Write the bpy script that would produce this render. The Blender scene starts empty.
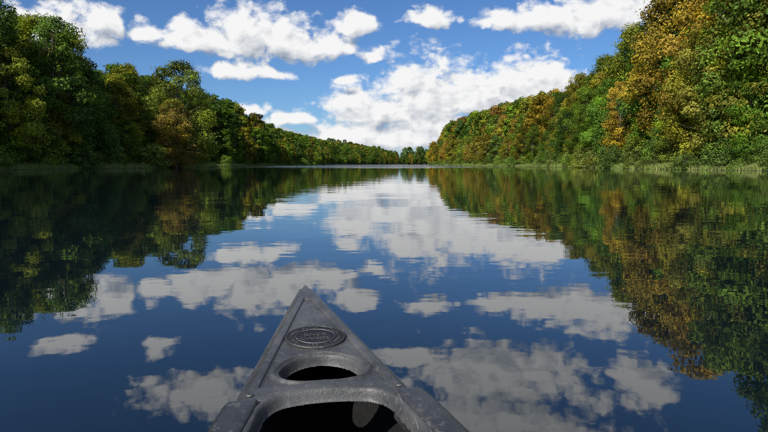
import bpy, math, random, bmesh
import numpy as np
from mathutils import Vector
random.seed(7); rng=np.random.default_rng(7)
scene=bpy.context.scene
scene.view_settings.view_transform='Standard'; scene.view_settings.look='None'; scene.view_settings.exposure=0; scene.view_settings.gamma=1
SUN_AZ=math.radians(-148); SUN_EL=math.radians(38)
SUN_DIR=Vector((math.sin(SUN_AZ)*math.cos(SUN_EL), math.cos(SUN_AZ)*math.cos(SUN_EL), math.sin(SUN_EL)))

# ------------------------------------------------------------ helpers
def link(o): scene.collection.objects.link(o); return o
def np_mesh(name, verts, faces, smooth=False):
    me=bpy.data.meshes.new(name)
    verts=np.asarray(verts,dtype=np.float32); faces=np.asarray(faces,dtype=np.int32)
    k=faces.shape[1]
    me.vertices.add(len(verts)); me.vertices.foreach_set('co',verts.ravel())
    me.loops.add(faces.size); me.loops.foreach_set('vertex_index',faces.ravel())
    me.polygons.add(len(faces))
    me.polygons.foreach_set('loop_start',np.arange(0,faces.size,k,dtype=np.int32))
    me.polygons.foreach_set('loop_total',np.full(len(faces),k,dtype=np.int32))
    if smooth: me.polygons.foreach_set('use_smooth',np.ones(len(faces),dtype=bool))
    me.update(calc_edges=True); me.validate(); return me
class NT:
    def __init__(s,nt): s.nt=nt
    def n(s,t,**kw):
        nd=s.nt.nodes.new(t)
        for k,v in kw.items(): setattr(nd,k,v)
        return nd
    def put(s,sock,v):
        if isinstance(v,bpy.types.NodeSocket): s.nt.links.new(v,sock)
        elif v is not None: sock.default_value=v
    def m(s,op,a,b=None,c=None,clamp=False):
        nd=s.n('ShaderNodeMath',operation=op,use_clamp=clamp)
        for i,v in enumerate((a,b,c)): 
            if v is not None: s.put(nd.inputs[i],v)
        return nd.outputs[0]
    def v(s,op,a,b=None,c=None):
        nd=s.n('ShaderNodeVectorMath',operation=op)
        for i,v in enumerate((a,b,c)):
            if v is not None: s.put(nd.inputs[i],v)
        return nd.outputs['Value'] if op in('DOT_PRODUCT','LENGTH') else nd.outputs[0]
    def mapr(s,x,a,b,c=0.0,d=1.0,smooth=True):
        nd=s.n('ShaderNodeMapRange',interpolation_type='SMOOTHSTEP' if smooth else 'LINEAR')
        for i,v in enumerate((x,a,b,c,d)): s.put(nd.inputs[i],v)
        return nd.outputs[0]
    def noise(s,vec,scale,detail=4,rough=.55,dist=0):
        nd=s.n('ShaderNodeTexNoise')
        s.put(nd.inputs['Vector'],vec); nd.inputs['Scale'].default_value=scale
        nd.inputs['Detail'].default_value=detail; nd.inputs['Roughness'].default_value=rough
        nd.inputs['Distortion'].default_value=dist
        return nd.outputs[0]
    def mix(s,f,a,b,bt='MIX'):
        nd=s.n('ShaderNodeMix',data_type='RGBA',blend_type=bt)
        s.put(nd.inputs[0],f)
        for i,v in ((6,a),(7,b)):
            if isinstance(v,(tuple,list)) and len(v)==3: v=(*v,1)
            s.put(nd.inputs[i],v)
        return nd.outputs[2]
def new_mat(name):
    m=bpy.data.materials.new(name); m.use_nodes=True; m.node_tree.nodes.clear()
    T=NT(m.node_tree); out=T.n('ShaderNodeOutputMaterial'); return m,T,out

# ------------------------------------------------------------ world : sky with cumulus
CLOUDS=[(-28.8,11.4,4,2.2),(-25.5,12.3,2.0,1.3),(-21.9,11.8,1.5,1.1),(-17.6,11.5,3.0,1.7),(-13.2,12.2,3.7,2.6),
(-9.2,11.6,3.8,2.1),(-5.2,11.3,2.6,1.2),(-2.8,13.2,1.9,1.2),(-1.4,10.4,1.2,.8),(-14.2,8.7,3.0,.8),(-10.5,8.3,1.4,.6),
(-3.8,8.0,1.0,.5),(4.6,13.7,2.8,1.1),(11.1,13.3,2,1.1),(15.2,13.3,3.8,1.3),(20.5,13.5,4.6,2.3),
(3.9,7.1,3.8,3.7),(8.8,6.6,4.4,3.0),(14.4,7.6,4.2,2.7),(-1.2,5.4,4.2,2.4),
(5.4,3.4,7.5,2.2),(-1.4,2.6,6.5,1.6),(-9,4.4,2.8,.9),(-13,5.2,2.2,.65),(-10.5,3.0,2.6,.5),
(-29.4,15.2,1.8,.9),(-21.6,16.6,1.7,1.1),(-18.1,21.0,4.6,2.1),(11.6,20.3,8.4,3.6),(3.2,18.9,3.2,1.3),
(24.5,19.4,2.4,2.5),(12,24.5,8,2.6)]
def cloud_group(blobs):
    g=bpy.data.node_groups.new('cumulus_field','ShaderNodeTree')
    g.interface.new_socket('Dir',in_out='INPUT',socket_type='NodeSocketVector')
    g.interface.new_socket('Field',in_out='OUTPUT',socket_type='NodeSocketFloat')
    T=NT(g); gi=T.n('NodeGroupInput'); go=T.n('NodeGroupOutput')
    d=gi.outputs[0]
    ln=T.noise(T.v('MULTIPLY',d,(1,1,2.2)),3.2,2)
    f2=T.m('MULTIPLY_ADD',ln,7.0,-4.0)
    if blobs:
        sp=T.n('ShaderNodeSeparateXYZ'); T.put(sp.inputs[0],d)
        az=T.m('DEGREES',T.m('ARCTAN2',sp.outputs[0],sp.outputs[1]))
        el=T.m('DEGREES',T.m('ARCSINE',sp.outputs[2]))
        cb=T.n('ShaderNodeCombineXYZ'); T.put(cb.inputs[0],az); T.put(cb.inputs[1],el)
        p=cb.outputs[0]; acc=None
        for (a,e,ra,re) in blobs:
            ra*=1.02; re*=1.08; e=e-.25*re
            q=T.v('MULTIPLY_ADD',p,(1/ra,1/re,0),(-a/ra,-e/re,0))
            q=T.v('MAXIMUM',q,T.v('MULTIPLY',q,(1,-1.9,1)))
            r=T.v('DOT_PRODUCT',q,q)
            acc=r if acc is None else T.m('SMOOTH_MIN',acc,r,.3)
        acc=T.m('MAXIMUM',acc,0.0)
        f=T.m('SUBTRACT',1.0,T.m('SQRT',acc)); f=T.m('MAXIMUM',f,-1.4)
        aw=T.m('MAXIMUM',T.mapr(T.m('ABSOLUTE',az),36,43),T.mapr(el,27,31))
        f2=T.m('MULTIPLY_ADD',aw,T.m('SUBTRACT',f2,-1.4),-1.4)
        f=T.m('MAXIMUM',f,f2)
    else: f=T.m('MAXIMUM',f2,-1.4)
    nv=T.v('MULTIPLY',d,(1,1,1.4))
    n1=T.noise(nv,22,8,.64)
    vo=T.n('ShaderNodeTexVoronoi',feature='F1'); vo.normalize=True; T.put(vo.inputs['Vector'],nv)
    vo.inputs['Scale'].default_value=40; vo.inputs['Detail'].default_value=1.5; vo.inputs['Roughness'].default_value=.5
    t=T.m('MULTIPLY_ADD',T.m('SUBTRACT',n1,.5),2.4,f)
    t=T.m('MULTIPLY_ADD',T.m('SUBTRACT',.38,vo.outputs['Distance']),1.5,t)
    T.put(go.inputs[0],T.m('ADD',t,.12)); return g
world=bpy.data.worlds.new('World'); scene.world=world; world.use_nodes=True
wt=world.node_tree; wt.nodes.clear(); T=NT(wt)
tc=T.n('ShaderNodeTexCoord'); D0=T.v('NORMALIZE',tc.outputs['Generated'])
wn=T.n('ShaderNodeTexNoise'); T.put(wn.inputs['Vector'],D0); wn.inputs['Scale'].default_value=16; wn.inputs['Detail'].default_value=4
D=T.v('ADD',D0,T.v('MULTIPLY',T.v('SUBTRACT',wn.outputs['Color'],(.5,.5,.5)),(.04,.04,.022)))
sky=T.n('ShaderNodeTexSky',sky_type='NISHITA'); sky.sun_disc=False; sky.sun_elevation=SUN_EL; sky.sun_rotation=SUN_AZ
sky.air_density=1.0; sky.dust_density=.2; sky.ozone_density=4.0
skyc=T.mix(1.0,sky.outputs[0],(.56,.78,1.06),'MULTIPLY')
b1=T.n('ShaderNodeBackground'); T.put(b1.inputs[0],skyc); b1.inputs[1].default_value=.095
def sky_with_clouds(grp):
    def field(vec):
        g=T.n('ShaderNodeGroup'); g.node_tree=grp; T.put(g.inputs[0],vec); return g.outputs[0]
    F0=field(D); F1=field(T.v('ADD',D,(-.010,0.0,.018)))
    dens=T.mapr(F0,-.14,.52)
    thick=T.mapr(F0,.4,1.8)
    lit=T.m('MULTIPLY_ADD',T.m('SUBTRACT',F0,F1),.72,.82)
    lit=T.m('SUBTRACT',lit,T.m('MULTIPLY',thick,.30),clamp=True)
    ccol=T.mix(lit,(.25,.31,.41),(.92,.92,.92))
    b2=T.n('ShaderNodeBackground'); T.put(b2.inputs[0],ccol); b2.inputs[1].default_value=1.0
    ms=T.n('ShaderNodeMixShader'); T.put(ms.inputs[0],dens); T.put(ms.inputs[1],b1.outputs[0]); T.put(ms.inputs[2],b2.outputs[0])
    return ms.outputs[0]
front=sky_with_clouds(cloud_group(CLOUDS)); rest=sky_with_clouds(cloud_group(None))
sp=T.n('ShaderNodeSeparateXYZ'); T.put(sp.inputs[0],D0)
away=T.m('MAXIMUM',T.m('GREATER_THAN',T.m('ABSOLUTE',T.m('ARCTAN2',sp.outputs[0],sp.outputs[1])),math.radians(46)),T.m('GREATER_THAN',sp.outputs[2],math.sin(math.radians(34))))
ms=T.n('ShaderNodeMixShader'); T.put(ms.inputs[0],away); T.put(ms.inputs[1],front); T.put(ms.inputs[2],rest)
wo=T.n('ShaderNodeOutputWorld'); T.put(wo.inputs[0],ms.outputs[0])
world.cycles.sampling_method='NONE'
sl=bpy.data.lights.new('sun','SUN'); sl.energy=5.0; sl.angle=math.radians(.5); sl.color=(1,.95,.86)
so=link(bpy.data.objects.new('sun',sl)); so.rotation_euler=SUN_DIR.to_track_quat('Z','Y').to_euler(); so.location=(-80,-40,90)

# ------------------------------------------------------------ camera
cam=bpy.data.cameras.new('camera'); cam.lens=27.19; cam.sensor_width=36; cam.clip_end=9000; cam.clip_start=.05
co=link(bpy.data.objects.new('camera',cam)); co.location=(0,0,.85); co.rotation_euler=(math.radians(90-5.12),0,0); scene.camera=co

# ------------------------------------------------------------ river banks / terrain
def left_bank(y):
    y=np.asarray(y,dtype=float)
    x=-58+3.0*np.sin(y/37.)+1.2*np.sin(y/11.)
    x=x+14*np.exp(-((y-128)/22.)**2)
    x=x-8*np.exp(-((y-185)/30.)**2)
    x=x+np.where(y>620,((y-620)/430.)**2*70,0)
    return x
def right_bank(y):
    y=np.asarray(y,dtype=float)
    x=46+2.0*np.sin(y/29.+1)+1.0*np.sin(y/9.)
    return x+np.where(y>600,(y-600)*.55,0)
def ground_z(x,y):
    dl=left_bank(y)-x; dr=x-right_bank(y)
    d=np.maximum(dl,dr)
    z=np.where(d<0,np.maximum(-2.5,d*.35),np.minimum(d*.35,1.3))
    hl=np.clip(dl-10,0,400)*.36; hl=85*(1-np.exp(-hl/85))*np.clip((y-140)/90,.25,1)*np.clip((1500-y)/500,.15,1)
    hr=np.clip(dr-5,0,400)*.36; hr=60*(1-np.exp(-hr/60))*np.clip((1500-y)/500,.15,1)
    z=z+np.where(dl>0,hl,0)+np.where(dr>0,hr,0)
    z=z+np.where(d>6,.5*np.sin(x/13.)*np.sin(y/17.),0)
    return z
xs=np.concatenate([np.linspace(-3500,-260,14),np.arange(-250,-100,10),np.arange(-100,110,2.),np.arange(110,260,8),np.linspace(270,3500,14)])
ys=np.concatenate([np.linspace(-2500,-80,10),np.arange(-70,400,4.),np.arange(400,1300,12),np.linspace(1320,4500,12)])
X,Y=np.meshgrid(xs,ys); Z=ground_z(X,Y)
nx,ny=len(xs),len(ys)
ii=(np.arange(ny-1)[:,None]*nx+np.arange(nx-1)[None,:]).ravel()
me=np_mesh('ground',np.stack([X,Y,Z],-1).reshape(-1,3),np.stack([ii,ii+1,ii+nx+1,ii+nx],-1),True)
m,T,out=new_mat('forest_floor')
g=T.n('ShaderNodeNewGeometry'); P=g.outputs['Position']
c=T.mix(T.mapr(T.noise(P,.35,6),.35,.65),(.035,.05,.016),(.075,.058,.03))
c=T.mix(T.mapr(T.noise(P,4,4),.45,.7),c,(.06,.09,.025))
b=T.n('ShaderNodeBsdfPrincipled'); T.put(b.inputs['Base Color'],c); b.inputs['Roughness'].default_value=.95
bu=T.n('ShaderNodeBump'); T.put(bu.inputs['Height'],T.noise(P,3,5)); bu.inputs['Distance'].default_value=.3; T.put(b.inputs['Normal'],bu.outputs[0])
T.put(out.inputs[0],b.outputs[0]); me.materials.append(m); link(bpy.data.objects.new('ground',me))

# ------------------------------------------------------------ water
me=np_mesh('river_water',[(-1500,-1500,0),(1500,-1500,0),(1500,1900,0),(-1500,1900,0)],[(0,1,2,3)])
m,T,out=new_mat('river_water')
g=T.n('ShaderNodeNewGeometry'); P=g.outputs['Position']
sp=T.n('ShaderNodeSeparateXYZ'); T.put(sp.inputs[0],P)
long=T.noise(T.v('MULTIPLY',P,(.35,.55,1)),1.0,1,.5)
mid=T.noise(T.v('MULTIPLY',P,(1.6,2.4,1)),1.0,2,.5)
fine=T.noise(T.v('MULTIPLY',P,(7,10,1)),1.0,1,.5)
calm=T.mapr(T.noise(T.v('MULTIPLY',P,(.03,.09,1)),1.0,2),.35,.7,.35,1.0)
h=T.m('MULTIPLY',long,.007)
h=T.m('ADD',h,T.m('MULTIPLY',T.m('MULTIPLY',mid,.0028),calm))
h=T.m('ADD',h,T.m('MULTIPLY',T.m('MULTIPLY',fine,.0004),calm))
wind=T.m('MULTIPLY',T.mapr(sp.outputs[1],100,190),T.mapr(T.noise(T.v('MULTIPLY',P,(.012,.02,1)),1.0,2),.36,.5))
rip=T.noise(T.v('MULTIPLY',P,(2.5,5,1)),1.0,2,.6)
h=T.m('ADD',h,T.m('MULTIPLY',T.m('MULTIPLY',rip,.06),wind))
bu=T.n('ShaderNodeBump'); T.put(bu.inputs['Height'],h); bu.inputs['Distance'].default_value=1.0; bu.inputs['Strength'].default_value=1.0
b=T.n('ShaderNodeBsdfPrincipled'); b.inputs['Base Color'].default_value=(.004,.009,.013,1); b.inputs['Roughness'].default_value=.012
b.inputs['IOR'].default_value=1.68; T.put(b.inputs['Normal'],bu.outputs[0]); T.put(out.inputs[0],b.outputs[0])
me.materials.append(m); link(bpy.data.objects.new('river_water',me))

# ------------------------------------------------------------ foliage materials
m,T,out=new_mat('leaves'); LEAF=m
oi=T.n('ShaderNodeObjectInfo'); at=T.n('ShaderNodeAttribute',attribute_name='tone'); g=T.n('ShaderNodeNewGeometry')
tone=at.outputs['Fac']
big=T.noise(g.outputs['Position'],.22,1)
c=T.mix(T.mapr(big,.42,.68),oi.outputs['Color'],T.mix(1.0,oi.outputs['Color'],(1.32,1.32,.70),'MULTIPLY'))
k=T.m('MULTIPLY_ADD',tone,3.0,.62)
kc=T.n('ShaderNodeCombineXYZ')
for i in range(3): T.put(kc.inputs[i],k)
c=T.mix(1.0,c,kc.outputs[0],'MULTIPLY')
df=T.n('ShaderNodeBsdfDiffuse'); T.put(df.inputs[0],c)
tr=T.n('ShaderNodeBsdfTranslucent'); T.put(tr.inputs[0],T.mix(1.0,c,(1.2,1.25,.5),'MULTIPLY'))
mx=T.n('ShaderNodeMixShader'); mx.inputs[0].default_value=.25; T.put(mx.inputs[1],df.outputs[0]); T.put(mx.inputs[2],tr.outputs[0]); T.put(out.inputs[0],mx.outputs[0])
m,T,out=new_mat('bark'); BARK=m
g=T.n('ShaderNodeNewGeometry')
b=T.n('ShaderNodeBsdfDiffuse'); T.put(b.inputs[0],T.mix(T.noise(T.v('MULTIPLY',g.outputs['Position'],(6,6,1)),1,3),(.07,.06,.045),(.24,.22,.18)))
T.put(out.inputs[0],b.outputs[0])

def tube(p0,p1,r0,r1,n=6,bend=.0,seg=3):
    p0=np.array(p0,float);p1=np.array(p1,float); ax=p1-p0; L=np.linalg.norm(ax)+1e-6; a=ax/L
    u=np.cross(a,[0,0,1] if abs(a[2])<.9 else [1,0,0]); u/=np.linalg.norm(u); w=np.cross(a,u)
    V=[];F=[]
    off=rng.normal(0,bend*L,3)
    for i in range(seg+1):
        t=i/seg; c=p0+ax*t+off*math.sin(math.pi*t); r=r0+(r1-r0)*t
        for j in range(n):
            th=2*math.pi*j/n; V.append(c+r*(u*math.cos(th)+w*math.sin(th)))
    for i in range(seg):
        for j in range(n): F.append((i*n+j,i*n+(j+1)%n,(i+1)*n+(j+1)%n,(i+1)*n+j))
    return V,F
def tree_mesh(name,H,R,nc,nl,leaf,base=.12,shape='round',clr=.26):
    V=[];F=[]
    def add(t):
        o=len(V); V.extend(t[0]); F.extend([tuple(i+o for i in f) for f in t[1]])
    top=np.array([rng.normal(0,.03)*H,rng.normal(0,.03)*H,H*.86])
    add(tube((0,0,-.6),top,H*.018+.03,.03,8,.02,8))
    C=[];RR=[]
    for i in range(nc):
        h=base+(1-base)*(i+.5)/nc; 
        if shape=='round': prof=math.sin(math.pi*min(1,(.12+.86*((h-base)/(1-base)))**.8))**.6
        elif shape=='tall': prof=(1-((h-base)/(1-base))**2.2)**.5*(.55+.45*min(1,(h-base)/(1-base)*3))
        else: prof=(1-((h-base)/(1-base))**1.7)
        th=i*2.39996+rng.uniform(-.5,.5); rad=R*prof*rng.uniform(.35,.9)
        rc=R*clr*rng.uniform(.7,1.35)*(1.15-.45*h)
        C.append((rad*math.cos(th),rad*math.sin(th),min(h*H,H-rc*.6))); RR.append(rc)
        s=np.array([top[0]*h,top[1]*h,max(.3,h*H*.72)]); add(tube(s,C[-1],max(.03,H*.006*(1.1-h)),.015,5,.06,3))
    nb=len(F)
    V=np.array(V); C=np.array(C); RR=np.array(RR)
    wts=RR**2/np.sum(RR**2); idx=rng.choice(nc,nl,p=wts)
    dirs=rng.normal(size=(nl,3)); dirs/=np.linalg.norm(dirs,axis=1)[:,None]
    lump=1+.28*np.sin(dirs[:,0]*5+idx*1.7)*np.sin(dirs[:,1]*5+idx*2.3)+.18*np.sin(dirs[:,2]*7+idx)
    rad=RR[idx]*lump*(rng.uniform(.25,1,nl)**.4)*np.where(rng.random(nl)<.08,1.28,1)
    pos=C[idx]+dirs*rad[:,None]*np.array([1.15,1.15,.8])
    pos[:,2]=np.maximum(pos[:,2],.05)
    nrm=dirs*.9+rng.normal(0,.45,(nl,3))+np.array([0,0,.3]); nrm/=np.linalg.norm(nrm,axis=1)[:,None]
    a=np.cross(nrm,rng.normal(size=(nl,3))); a/=np.linalg.norm(a,axis=1)[:,None]; bb=np.cross(nrm,a)
    sz=leaf*rng.uniform(.5,1.25,nl)[:,None]
    q=np.stack([pos-a*sz*.55,pos-bb*sz*.32+nrm*sz*.08,pos+a*sz*.55,pos+bb*sz*.32+nrm*sz*.08],1).reshape(-1,3)
    fl=np.arange(nl*4).reshape(-1,4)+len(V)
    me=np_mesh(name,np.concatenate([V,q]),np.concatenate([np.array(F),fl]))
    me.materials.append(BARK); me.materials.append(LEAF)
    mi=np.ones(nb+nl,dtype=np.int32); mi[:nb]=0; me.polygons.foreach_set('material_index',mi)
    ct=rng.uniform(.1,.8,nc); tn=np.concatenate([np.zeros(nb),np.clip(ct[idx]+rng.normal(0,.16,nl),0,1)])
    at=me.attributes.new('tone','FLOAT','FACE'); at.data.foreach_set('value',tn.astype(np.float32))
    return me
PROTO=[tree_mesh('tree_crown_a',20,6.2,46,22000,.36,.10,'round'),
 tree_mesh('tree_crown_b',20,5.4,52,21000,.34,.08,'tall'),
 tree_mesh('tree_crown_c',20,7.0,56,25000,.36,.10,'round',.22),
 tree_mesh('tree_crown_d',20,4.6,44,18000,.33,.06,'tall',.27),
 tree_mesh('tree_crown_e',20,6.4,60,23000,.34,.05,'tall',.21),
 tree_mesh('tree_crown_f',20,5.6,40,20000,.37,.12,'round',.3)]
FARP=[tree_mesh('far_crown_a',20,6.2,34,6500,.72,.10,'round'),tree_mesh('far_crown_b',20,5.4,34,6000,.72,.08,'tall'),tree_mesh('far_crown_c',20,6.6,40,7000,.72,.10,'round',.22)]
SHRUB=[tree_mesh('shrub_a',4,2.6,16,3600,.26,.05,'round',.34),tree_mesh('shrub_b',4,2.2,18,3300,.25,.02,'tall',.34),tree_mesh('shrub_c',4,3.2,20,4000,.26,.03,'cone',.3)]
GREEN=[(.044,.082,.014),(.060,.104,.016),(.036,.068,.016),(.076,.116,.018),(.046,.080,.018),(.095,.128,.018)]
OLIVE=[(.108,.118,.018),(.130,.118,.020),(.115,.106,.020)]
RUST=[(.165,.108,.020),(.165,.094,.022),(.190,.132,.020),(.140,.086,.024)]
def rc(pal):
    c=random.choice(pal); k=random.uniform(.60,1.18); return (c[0]*k,c[1]*k*random.uniform(.94,1.06),c[2]*k,1)
def place(name,me,x,y,h,col,parent=None,base=20.,zs=None,wide=1.0):
    o=bpy.data.objects.new(name,me); link(o)
    s=h/base; o.scale=(s*wide*random.uniform(.9,1.12),s*wide*random.uniform(.9,1.12),s)
    o.location=(x,y,float(ground_z(np.array(x),np.array(y)))-.15 if zs is None else zs); o.rotation_euler=(0,0,random.uniform(0,6.283)); o.color=col
    if parent: o.parent=parent
    return o
KINDS=['maple_tree','oak_tree','sycamore_tree','ash_tree','elm_tree','birch_tree']
par={}
for n,nn in (('fl','hillside_forest'),('fr','hillside_forest'),('df','distant_forest'),('sl','bank_shrubs'),('sr','bank_shrubs')):
    par[n]=link(bpy.data.objects.new(nn,None))
cnt=0
for side in(-1,1):
    bank=left_bank if side<0 else right_bank
    y=38.
    while y<1130:
        far=y>330
        step=6.4 if y<220 else (8 if y<420 else 11)
        rows=6 if y<260 else (7 if side<0 else 5)
        for r in range(rows):
            d=4.5+r*6.8*(1 if not far else 1.5)+random.uniform(-1.8,1.8)
            yy=y+random.uniform(-2.6,2.6); bx=float(bank(yy)); x=bx+side*d
            if side>0:
                hh=random.uniform(18,25)
                if y<150: hh=random.uniform(21,29)
                if y<85: hh+=3
                if y>300: hh=random.uniform(22,28)
                if 430<y<680: hh=random.uniform(27,33)
                pr=.08 if r<2 else .34
                po=.30
                if yy>150: pr=.22; po=.42
            else:
                hh=random.uniform(18,23)
                if y<104: hh=random.uniform(21,26)
                if 104<y<122: hh=random.uniform(22,27)
                if 145<y<330: hh=random.uniform(18,27)
                pr=.01;po=.20
                if 118<y<140: hh=random.uniform(15,19); pr=.08;po=.4
            if r==0: hh*=random.uniform(.45,.75)
            u=random.random(); col=rc(RUST) if u<pr else rc(OLIVE) if u<pr+po else rc(GREEN)
            k=random.randrange(6)
            if r<2 and y<150 and y>45: place(KINDS[k],PROTO[k],x,yy,hh,col)
            else: place('tree_%d'%cnt,PROTO[k] if yy<210 else FARP[k%3],x,yy,hh,col,par['df'] if far else par['fl' if side<0 else 'fr'])
            cnt+=1
        y+=step
    y=36.
    while y<600:
        for r in range(2):
            yy=y+random.uniform(-1,1); x=float(bank(yy))+side*(random.uniform(2.4,4.8) if random.random()<.88 else random.uniform(.2,1.6))
            hh=random.uniform(1.6,5.2) if r else random.uniform(.8,2.2)
            col=rc([(.075,.115,.025),(.06,.095,.022),(.09,.13,.03),(.11,.13,.03),(.06,.08,.02)])
            place('shrub_%d'%cnt,random.choice(SHRUB),x,yy,hh,col,par['sl' if side<0 else 'sr'],4.,wide=random.uniform(.9,1.4)); cnt+=1
        y+=random.uniform(2.0,3.6) if y<200 else random.uniform(4.5,8)
for (x,y,h,k,col,nm) in [(-45.5,131,24,2,(.070,.088,.020,1),'sycamore_tree'),(-45,126,15,0,(.13,.098,.024,1),'maple_tree'),(-61,93,26,1,(.05,.08,.02,1),'oak_tree'),(-66,90,28.5,3,(.045,.07,.02,1),'ash_tree'),(-57,103,25,4,(.055,.09,.022,1),'elm_tree'),
   (52,93,31,4,(.16,.112,.020,1),'elm_tree'),(50,84,28,1,(.08,.12,.020,1),'oak_tree'),(53,106,30,2,(.155,.116,.020,1),'sycamore_tree'),(56,78,34,0,(.06,.10,.02,1),'maple_tree')]:
    place(nm,PROTO[k],x,y,h,col)
for i in range(200):
    x=random.uniform(-60,420); y=1120+abs(x)*.35+random.uniform(0,90)
    place('tree_%d'%cnt,random.choice(FARP),x,y,random.uniform(16,36),rc(GREEN+OLIVE),par['df'],zs=1.0); cnt+=1

# bank grass - one mesh of blades
m,T,out=new_mat('grass'); g=T.n('ShaderNodeNewGeometry')
b=T.n('ShaderNodeBsdfDiffuse'); T.put(b.inputs[0],T.mix(T.mapr(T.noise(g.outputs['Position'],.5,4),.35,.65),(.16,.25,.05),(.25,.28,.09)))
T.put(out.inputs[0],b.outputs[0]); GR=m
for side,bank in((-1,left_bank),(1,right_bank)):
    n=90000; yy=30+520*rng.random(n)**1.6; d=rng.uniform(.05,4.0,n); xx=bank(yy)+side*d
    zz=np.maximum(ground_z(xx,yy),-.05); h=rng.uniform(.25,.8,n)*(.45+.55*np.sin(yy*.7+np.sin(yy*.23)*3)**2); th=rng.uniform(0,6.28,n); w=.05+.06*rng.random(n)
    dx=np.cos(th)*w; dy=np.sin(th)*w; ln=rng.normal(0,.25,n)
    P0=np.stack([xx-dx,yy-dy,zz],-1);P1=np.stack([xx+dx,yy+dy,zz],-1);P2=np.stack([xx+ln,yy+ln*.5,zz+h],-1)
    me=np_mesh('bank_grass',np.stack([P0,P1,P2],1).reshape(-1,3),np.arange(n*3).reshape(-1,3)); me.materials.append(GR); link(bpy.data.objects.new('bank_grass',me))

# ------------------------------------------------------------ canoe
L=4.9
def hb(s):
    s=np.asarray(s,float); q=np.minimum(s,L-s); q=np.clip(q,0,L/2)
    r=.43*(1-(1-q/(L/2))**1.2)
    return .014*np.sqrt(np.clip(q/.012,0,1))+r
def sheer(s):
    s=np.asarray(s,float); return .40+.10*(1-np.minimum(s,L-s)/(L/2))**2
def plastic(name,col,col2,rough,speck,wear=1.0):
    m,T,out=new_mat(name)
    tc=T.n('ShaderNodeTexCoord'); P=tc.outputs['Object']
    n1=T.noise(P,9,6,.65); n2=T.noise(P,60,5,.7); n3=T.noise(P,420,3,.6)
    c=T.mix(T.mapr(n1,.35,.68),col,col2)
    c=T.mix(T.m('MULTIPLY',T.mapr(n2,.52,.72),.4*wear),c,(.19,.19,.185))
    vo=T.n('ShaderNodeTexVoronoi'); T.put(vo.inputs['Vector'],P); vo.inputs['Scale'].default_value=190
    sc=T.n('ShaderNodeSeparateColor'); T.put(sc.inputs[0],vo.outputs['Color'])
    thr=T.m('MULTIPLY',T.mapr(sc.outputs[0],.84,1.0),.28)
    dot=T.m('LESS_THAN',vo.outputs['Distance'],thr)
    c=T.mix(T.m('MULTIPLY',dot,speck),c,(.28,.27,.25))
    ws=T.noise(T.v('MULTIPLY',P,(240,9,60)),1,3,.6)
    wr=T.mapr(ws,.66,.71); c=T.mix(T.m('MULTIPLY',wr,.4*wear),c,(.24,.24,.24))
    g=T.n('ShaderNodeNewGeometry')
    pt=T.mapr(g.outputs['Pointiness'],.53,.60); c=T.mix(T.m('MULTIPLY',pt,.5*wear),c,(.24,.24,.235))
    b=T.n('ShaderNodeBsdfPrincipled'); T.put(b.inputs['Base Color'],c)
    T.put(b.inputs['Roughness'],T.m('ADD',T.mapr(n2,.3,.7,rough-.10,rough+.14),T.m('MULTIPLY',dot,.2)))
    bu=T.n('ShaderNodeBump'); T.put(bu.inputs['Height'],T.m('ADD',T.m('MULTIPLY',n3,.0009),T.m('SUBTRACT',T.m('MULTIPLY',n2,.001),T.m('MULTIPLY',wr,.0004)))); bu.inputs['Distance'].default_value=1.0; bu.inputs['Strength'].default_value=.9
    T.put(b.inputs['Normal'],bu.outputs[0]); T.put(out.inputs[0],b.outputs[0]); return m
DECK=plastic('deck_plastic',(.038,.038,.039),(.092,.092,.090),.38,.5)
TRIM=plastic('gunwale_vinyl',(.022,.023,.025),(.048,.049,.051),.34,.45)
HULL=plastic('hull_plastic',(.028,.034,.040),(.045,.05,.055),.4,.25)
LINER=plastic('liner_foam',(.005,.005,.006),(.009,.009,.010),.8,.05,.04)
canoe=link(bpy.data.objects.new('canoe',None)); canoe.location=(-.224,1.62,0); canoe.rotation_euler=(0,0,math.radians(10.6))
def child(name,me,mat,parent=canoe):
    me.materials.append(mat); o=link(bpy.data.objects.new(name,me)); o.parent=parent; return o
def sst(x,a,b):
    t=np.clip((x-a)/(b-a),0,1); return t*t*(3-2*t)
def deck_mesh(name):
    ns,ntt=640,250
    S=np.linspace(0,.98,ns)[:,None]*np.ones((1,ntt)); tn=np.linspace(-1,1,ntt)[None,:]*np.ones((ns,1))
    B=hb(S); t=tn*B; e=B-np.abs(t)
    tipr=sst(S,0,.03)
    z=sheer(S)+.020*sst(e,0,.026)*tipr+.004*sst(e,.02,.2)
    z-=.005*sst(e,.034,.039)*sst(S,.15,.165)*(1-sst(S,.652,.664))
    r=(np.abs((S-.585)/.060)**2.4+np.abs(t/(.078-.022*np.clip((.592-S)/.064,0,1)))**2.4)**(1/2.4)
    z+=.005*np.exp(-((r-1.14)/.07)**2)
    hole=1-sst(r,.90,1.02); z-=.020*hole
    wc=B-.060; inn=wc-np.abs(t); front=S-.700-.02*(np.abs(t)/.1)**3
    cr=.03
    q=np.minimum(inn,front)
    k=np.where((inn<cr)&(front<cr),cr-np.hypot(np.clip(cr-inn,0,None),np.clip(cr-front,0,None)),q)
    z+=.006*np.exp(-((k+.010)/.007)**2)
    cut=sst(k,-.004,.005); z-=.016*cut
    V=np.stack([t,-S,z],-1).reshape(-1,3)
    ii=(np.arange(ns-1)[:,None]*ntt+np.arange(ntt-1)[None,:])
    ii=ii[~((cut[:-1,:-1]>.985)|(hole[:-1,:-1]>.985))]
    return np_mesh(name,V,np.stack([ii,ii+ntt,ii+ntt+1,ii+1],-1),True)
dm=deck_mesh('bow_deck'); child('bow_deck',dm,DECK)
od=link(bpy.data.objects.new('stern_deck',dm)); od.parent=canoe; od.location=(0,-L,0); od.rotation_euler=(0,0,math.pi)
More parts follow.
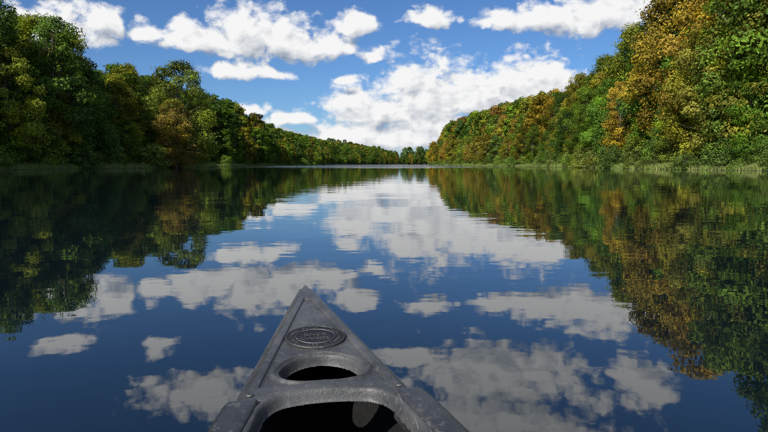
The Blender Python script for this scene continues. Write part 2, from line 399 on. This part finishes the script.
def shell(inset,bot,n=140,ka=26,topoff=0.0):
    V=[]; ss=(1-np.cos(np.linspace(0,math.pi,n)))/2*L
    if inset: ss=np.linspace(.04,L-.04,n)
    for s in ss:
        q=min(s,L-s); b=max(.002,float(hb(s))-inset*min(1,q/.2)); zt=float(sheer(s))+topoff
        kz=bot+(.30-bot)*(max(0,1-q/.45))**2.2 if not inset else bot+(.32-bot)*(max(0,1-q/.5))**1.8
        vee=min(1,q/1.3)
        for j in range(2*ka+1):
            a=(j-ka)/ka
            aa=abs(a)
            wx=b*(math.sin(aa*math.pi/2)**(1.0-.35*vee))
            zz=kz+(zt-kz)*((1-math.cos(aa*math.pi/2))**(.75+.5*vee) if aa>0 else 0)
            V.append((math.copysign(wx,a) if aa>0 else 0,-s,zz))
    w=2*ka+1; F=[]
    for i in range(n-1):
        for j in range(w-1):
            F.append((i*w+j,i*w+j+1,(i+1)*w+j+1,(i+1)*w+j))
    return np_mesh('shell',V,F,True)
child('hull',shell(0,-.10),HULL); child('hull_liner',shell(.012,.02,topoff=-.004),LINER)
def sweep(name,s0,s1,n,prof,mat,side):
    V=[];k=None
    for i in range(n):
        s=s0+(s1-s0)*i/(n-1); q=min(s,L-s); b=float(hb(s)); w=.058-.026*min(1,max(0,(q-.75)/.9)); zt=float(sheer(s))
        P=prof(w); k=len(P)
        for (a,c) in P: V.append((side*(b+.006-w/2+a),-(s+ (a*.25 if i==0 else 0)),zt+.017+c))
    F=[(i*k+j,i*k+(j+1)%k,(i+1)*k+(j+1)%k,(i+1)*k+j) for i in range(n-1) for j in range(k)]
    me=np_mesh(name,V,F,False)
    bm=bmesh.new(); bm.from_mesh(me); bm.verts.ensure_lookup_table()
    bm.faces.new([bm.verts[j] for j in range(k)])
    bm.faces.new([bm.verts[(n-1)*k+j] for j in reversed(range(k))]); bmesh.ops.recalc_face_normals(bm,faces=bm.faces); bm.to_mesh(me); bm.free()
    o=child(name,me,mat); md=o.modifiers.new('bev','BEVEL'); md.width=.003; md.segments=2; md.limit_method='ANGLE'; md.angle_limit=math.radians(35); return o
prof=lambda w:[(-w/2,-.04),(-w/2,.010),(-w/2+.006,.015),(w/2-.014,.015),(w/2-.004,.008),(w/2+.001,-.006),(w/2+.001,-.038)]
for sd in(-1,1): sweep('gunwale_%s'%('left' if sd<0 else 'right'),.725,L-.725,110,prof,TRIM,sd)
def ring(r0,r1,z0,z1,n=72):
    V=[];F=[]
    for (r,z) in((r0,z0),(r0+.0008,z1),(r1-.0008,z1),(r1,z0)):
        for i in range(n): V.append((r*math.cos(2*math.pi*i/n),r*math.sin(2*math.pi*i/n),z))
    for a in range(3):
        for i in range(n): F.append((a*n+i,a*n+(i+1)%n,(a+1)*n+(i+1)%n,(a+1)*n+i))
    return V,F
emb=link(bpy.data.objects.new('emblem',None)); emb.parent=canoe
s_e=.430; ze=float(sheer(s_e))+.020+.0028-.005
emb.location=(0,-s_e,ze); emb.rotation_euler=(math.atan((float(sheer(.40))-float(sheer(.47)))/.07),0,0)
BADGE=plastic('badge_plastic',(.006,.006,.007),(.013,.013,.014),.55,.2,.25)
LET=plastic('badge_lettering',(.018,.018,.019),(.034,.034,.035),.5,.2,.4)
RIM=plastic('badge_rim',(.024,.024,.026),(.045,.045,.047),.45,.3)
V,F=ring(.0005,.060,.0008,.0022); child('disc',np_mesh('disc',V,F),BADGE,emb)
for r0,r1 in((.059,.063),(.040,.0410)):
    V,F=ring(r0,r1,.0,.0036); child('ring',np_mesh('ring',V,F),RIM,emb)
def text(body,size,loc,rot=0,bold=0):
    cu=bpy.data.curves.new('lettering','FONT'); cu.body=body; cu.size=size; cu.extrude=.0006; cu.align_x='CENTER'; cu.align_y='CENTER'; cu.offset=bold
    o=link(bpy.data.objects.new('lettering',cu)); o.parent=emb; o.location=loc; o.rotation_euler=(0,0,rot); cu.materials.append(LET); return o
text('RIVER',.019,(0,.009,.0026),0,.0001); text('CANOE',.018,(0,-.012,.0026),0,.0001)
arc='* HAND BUILT * PADDLE CRAFT * EST. 1898 '
for i,ch in enumerate(arc):
    a=math.pi-2*math.pi*i/len(arc); text(ch,.011,(.0500*math.cos(a),.0500*math.sin(a),.0026),a-math.pi/2)
def rivet(x,s,r=.006):
    V=[];F=[];n=14
    for (k,z) in((1,0),(.92,.0016),(.6,.0026),(.02,.003)):
        for i in range(n): V.append((r*k*math.cos(6.2832*i/n),r*k*math.sin(6.2832*i/n),z))
    for a in range(3):
        for i in range(n): F.append((a*n+i,a*n+(i+1)%n,(a+1)*n+(i+1)%n,(a+1)*n+i))
    o=child('rivet',np_mesh('rivet',V,F,True),TRIM); o.location=(x,-s,float(sheer(s))+.0215); return o
for sd in(-1,1):
    rivet(sd*(float(hb(.690))-.030),.690)
def box(name,x,s,z,w,d,h,mat):
    me=bpy.data.meshes.new(name); bm=bmesh.new(); bmesh.ops.create_cube(bm,size=1); bmesh.ops.scale(bm,vec=(w,d,h),verts=bm.verts); bmesh.ops.bevel(bm,geom=bm.edges[:],offset=min(w,d,h)*.3,segments=3,affect='EDGES',profile=.5); bm.to_mesh(me); bm.free()
    o=child(name,me,mat); o.location=(x,-s,z); return o
for s in(2.1,3.95):
    w=2*float(hb(s))-.03
    box('seat_front_rail',0,s-.12,.30,w,.035,.03,TRIM); box('seat_back_rail',0,s+.12,.30,w,.035,.03,TRIM); box('seat_pad',0,s,.312,w*.6,.25,.03,HULL)
box('thwart',0,3.05,.375,2*float(hb(3.05))-.03,.06,.025,TRIM)
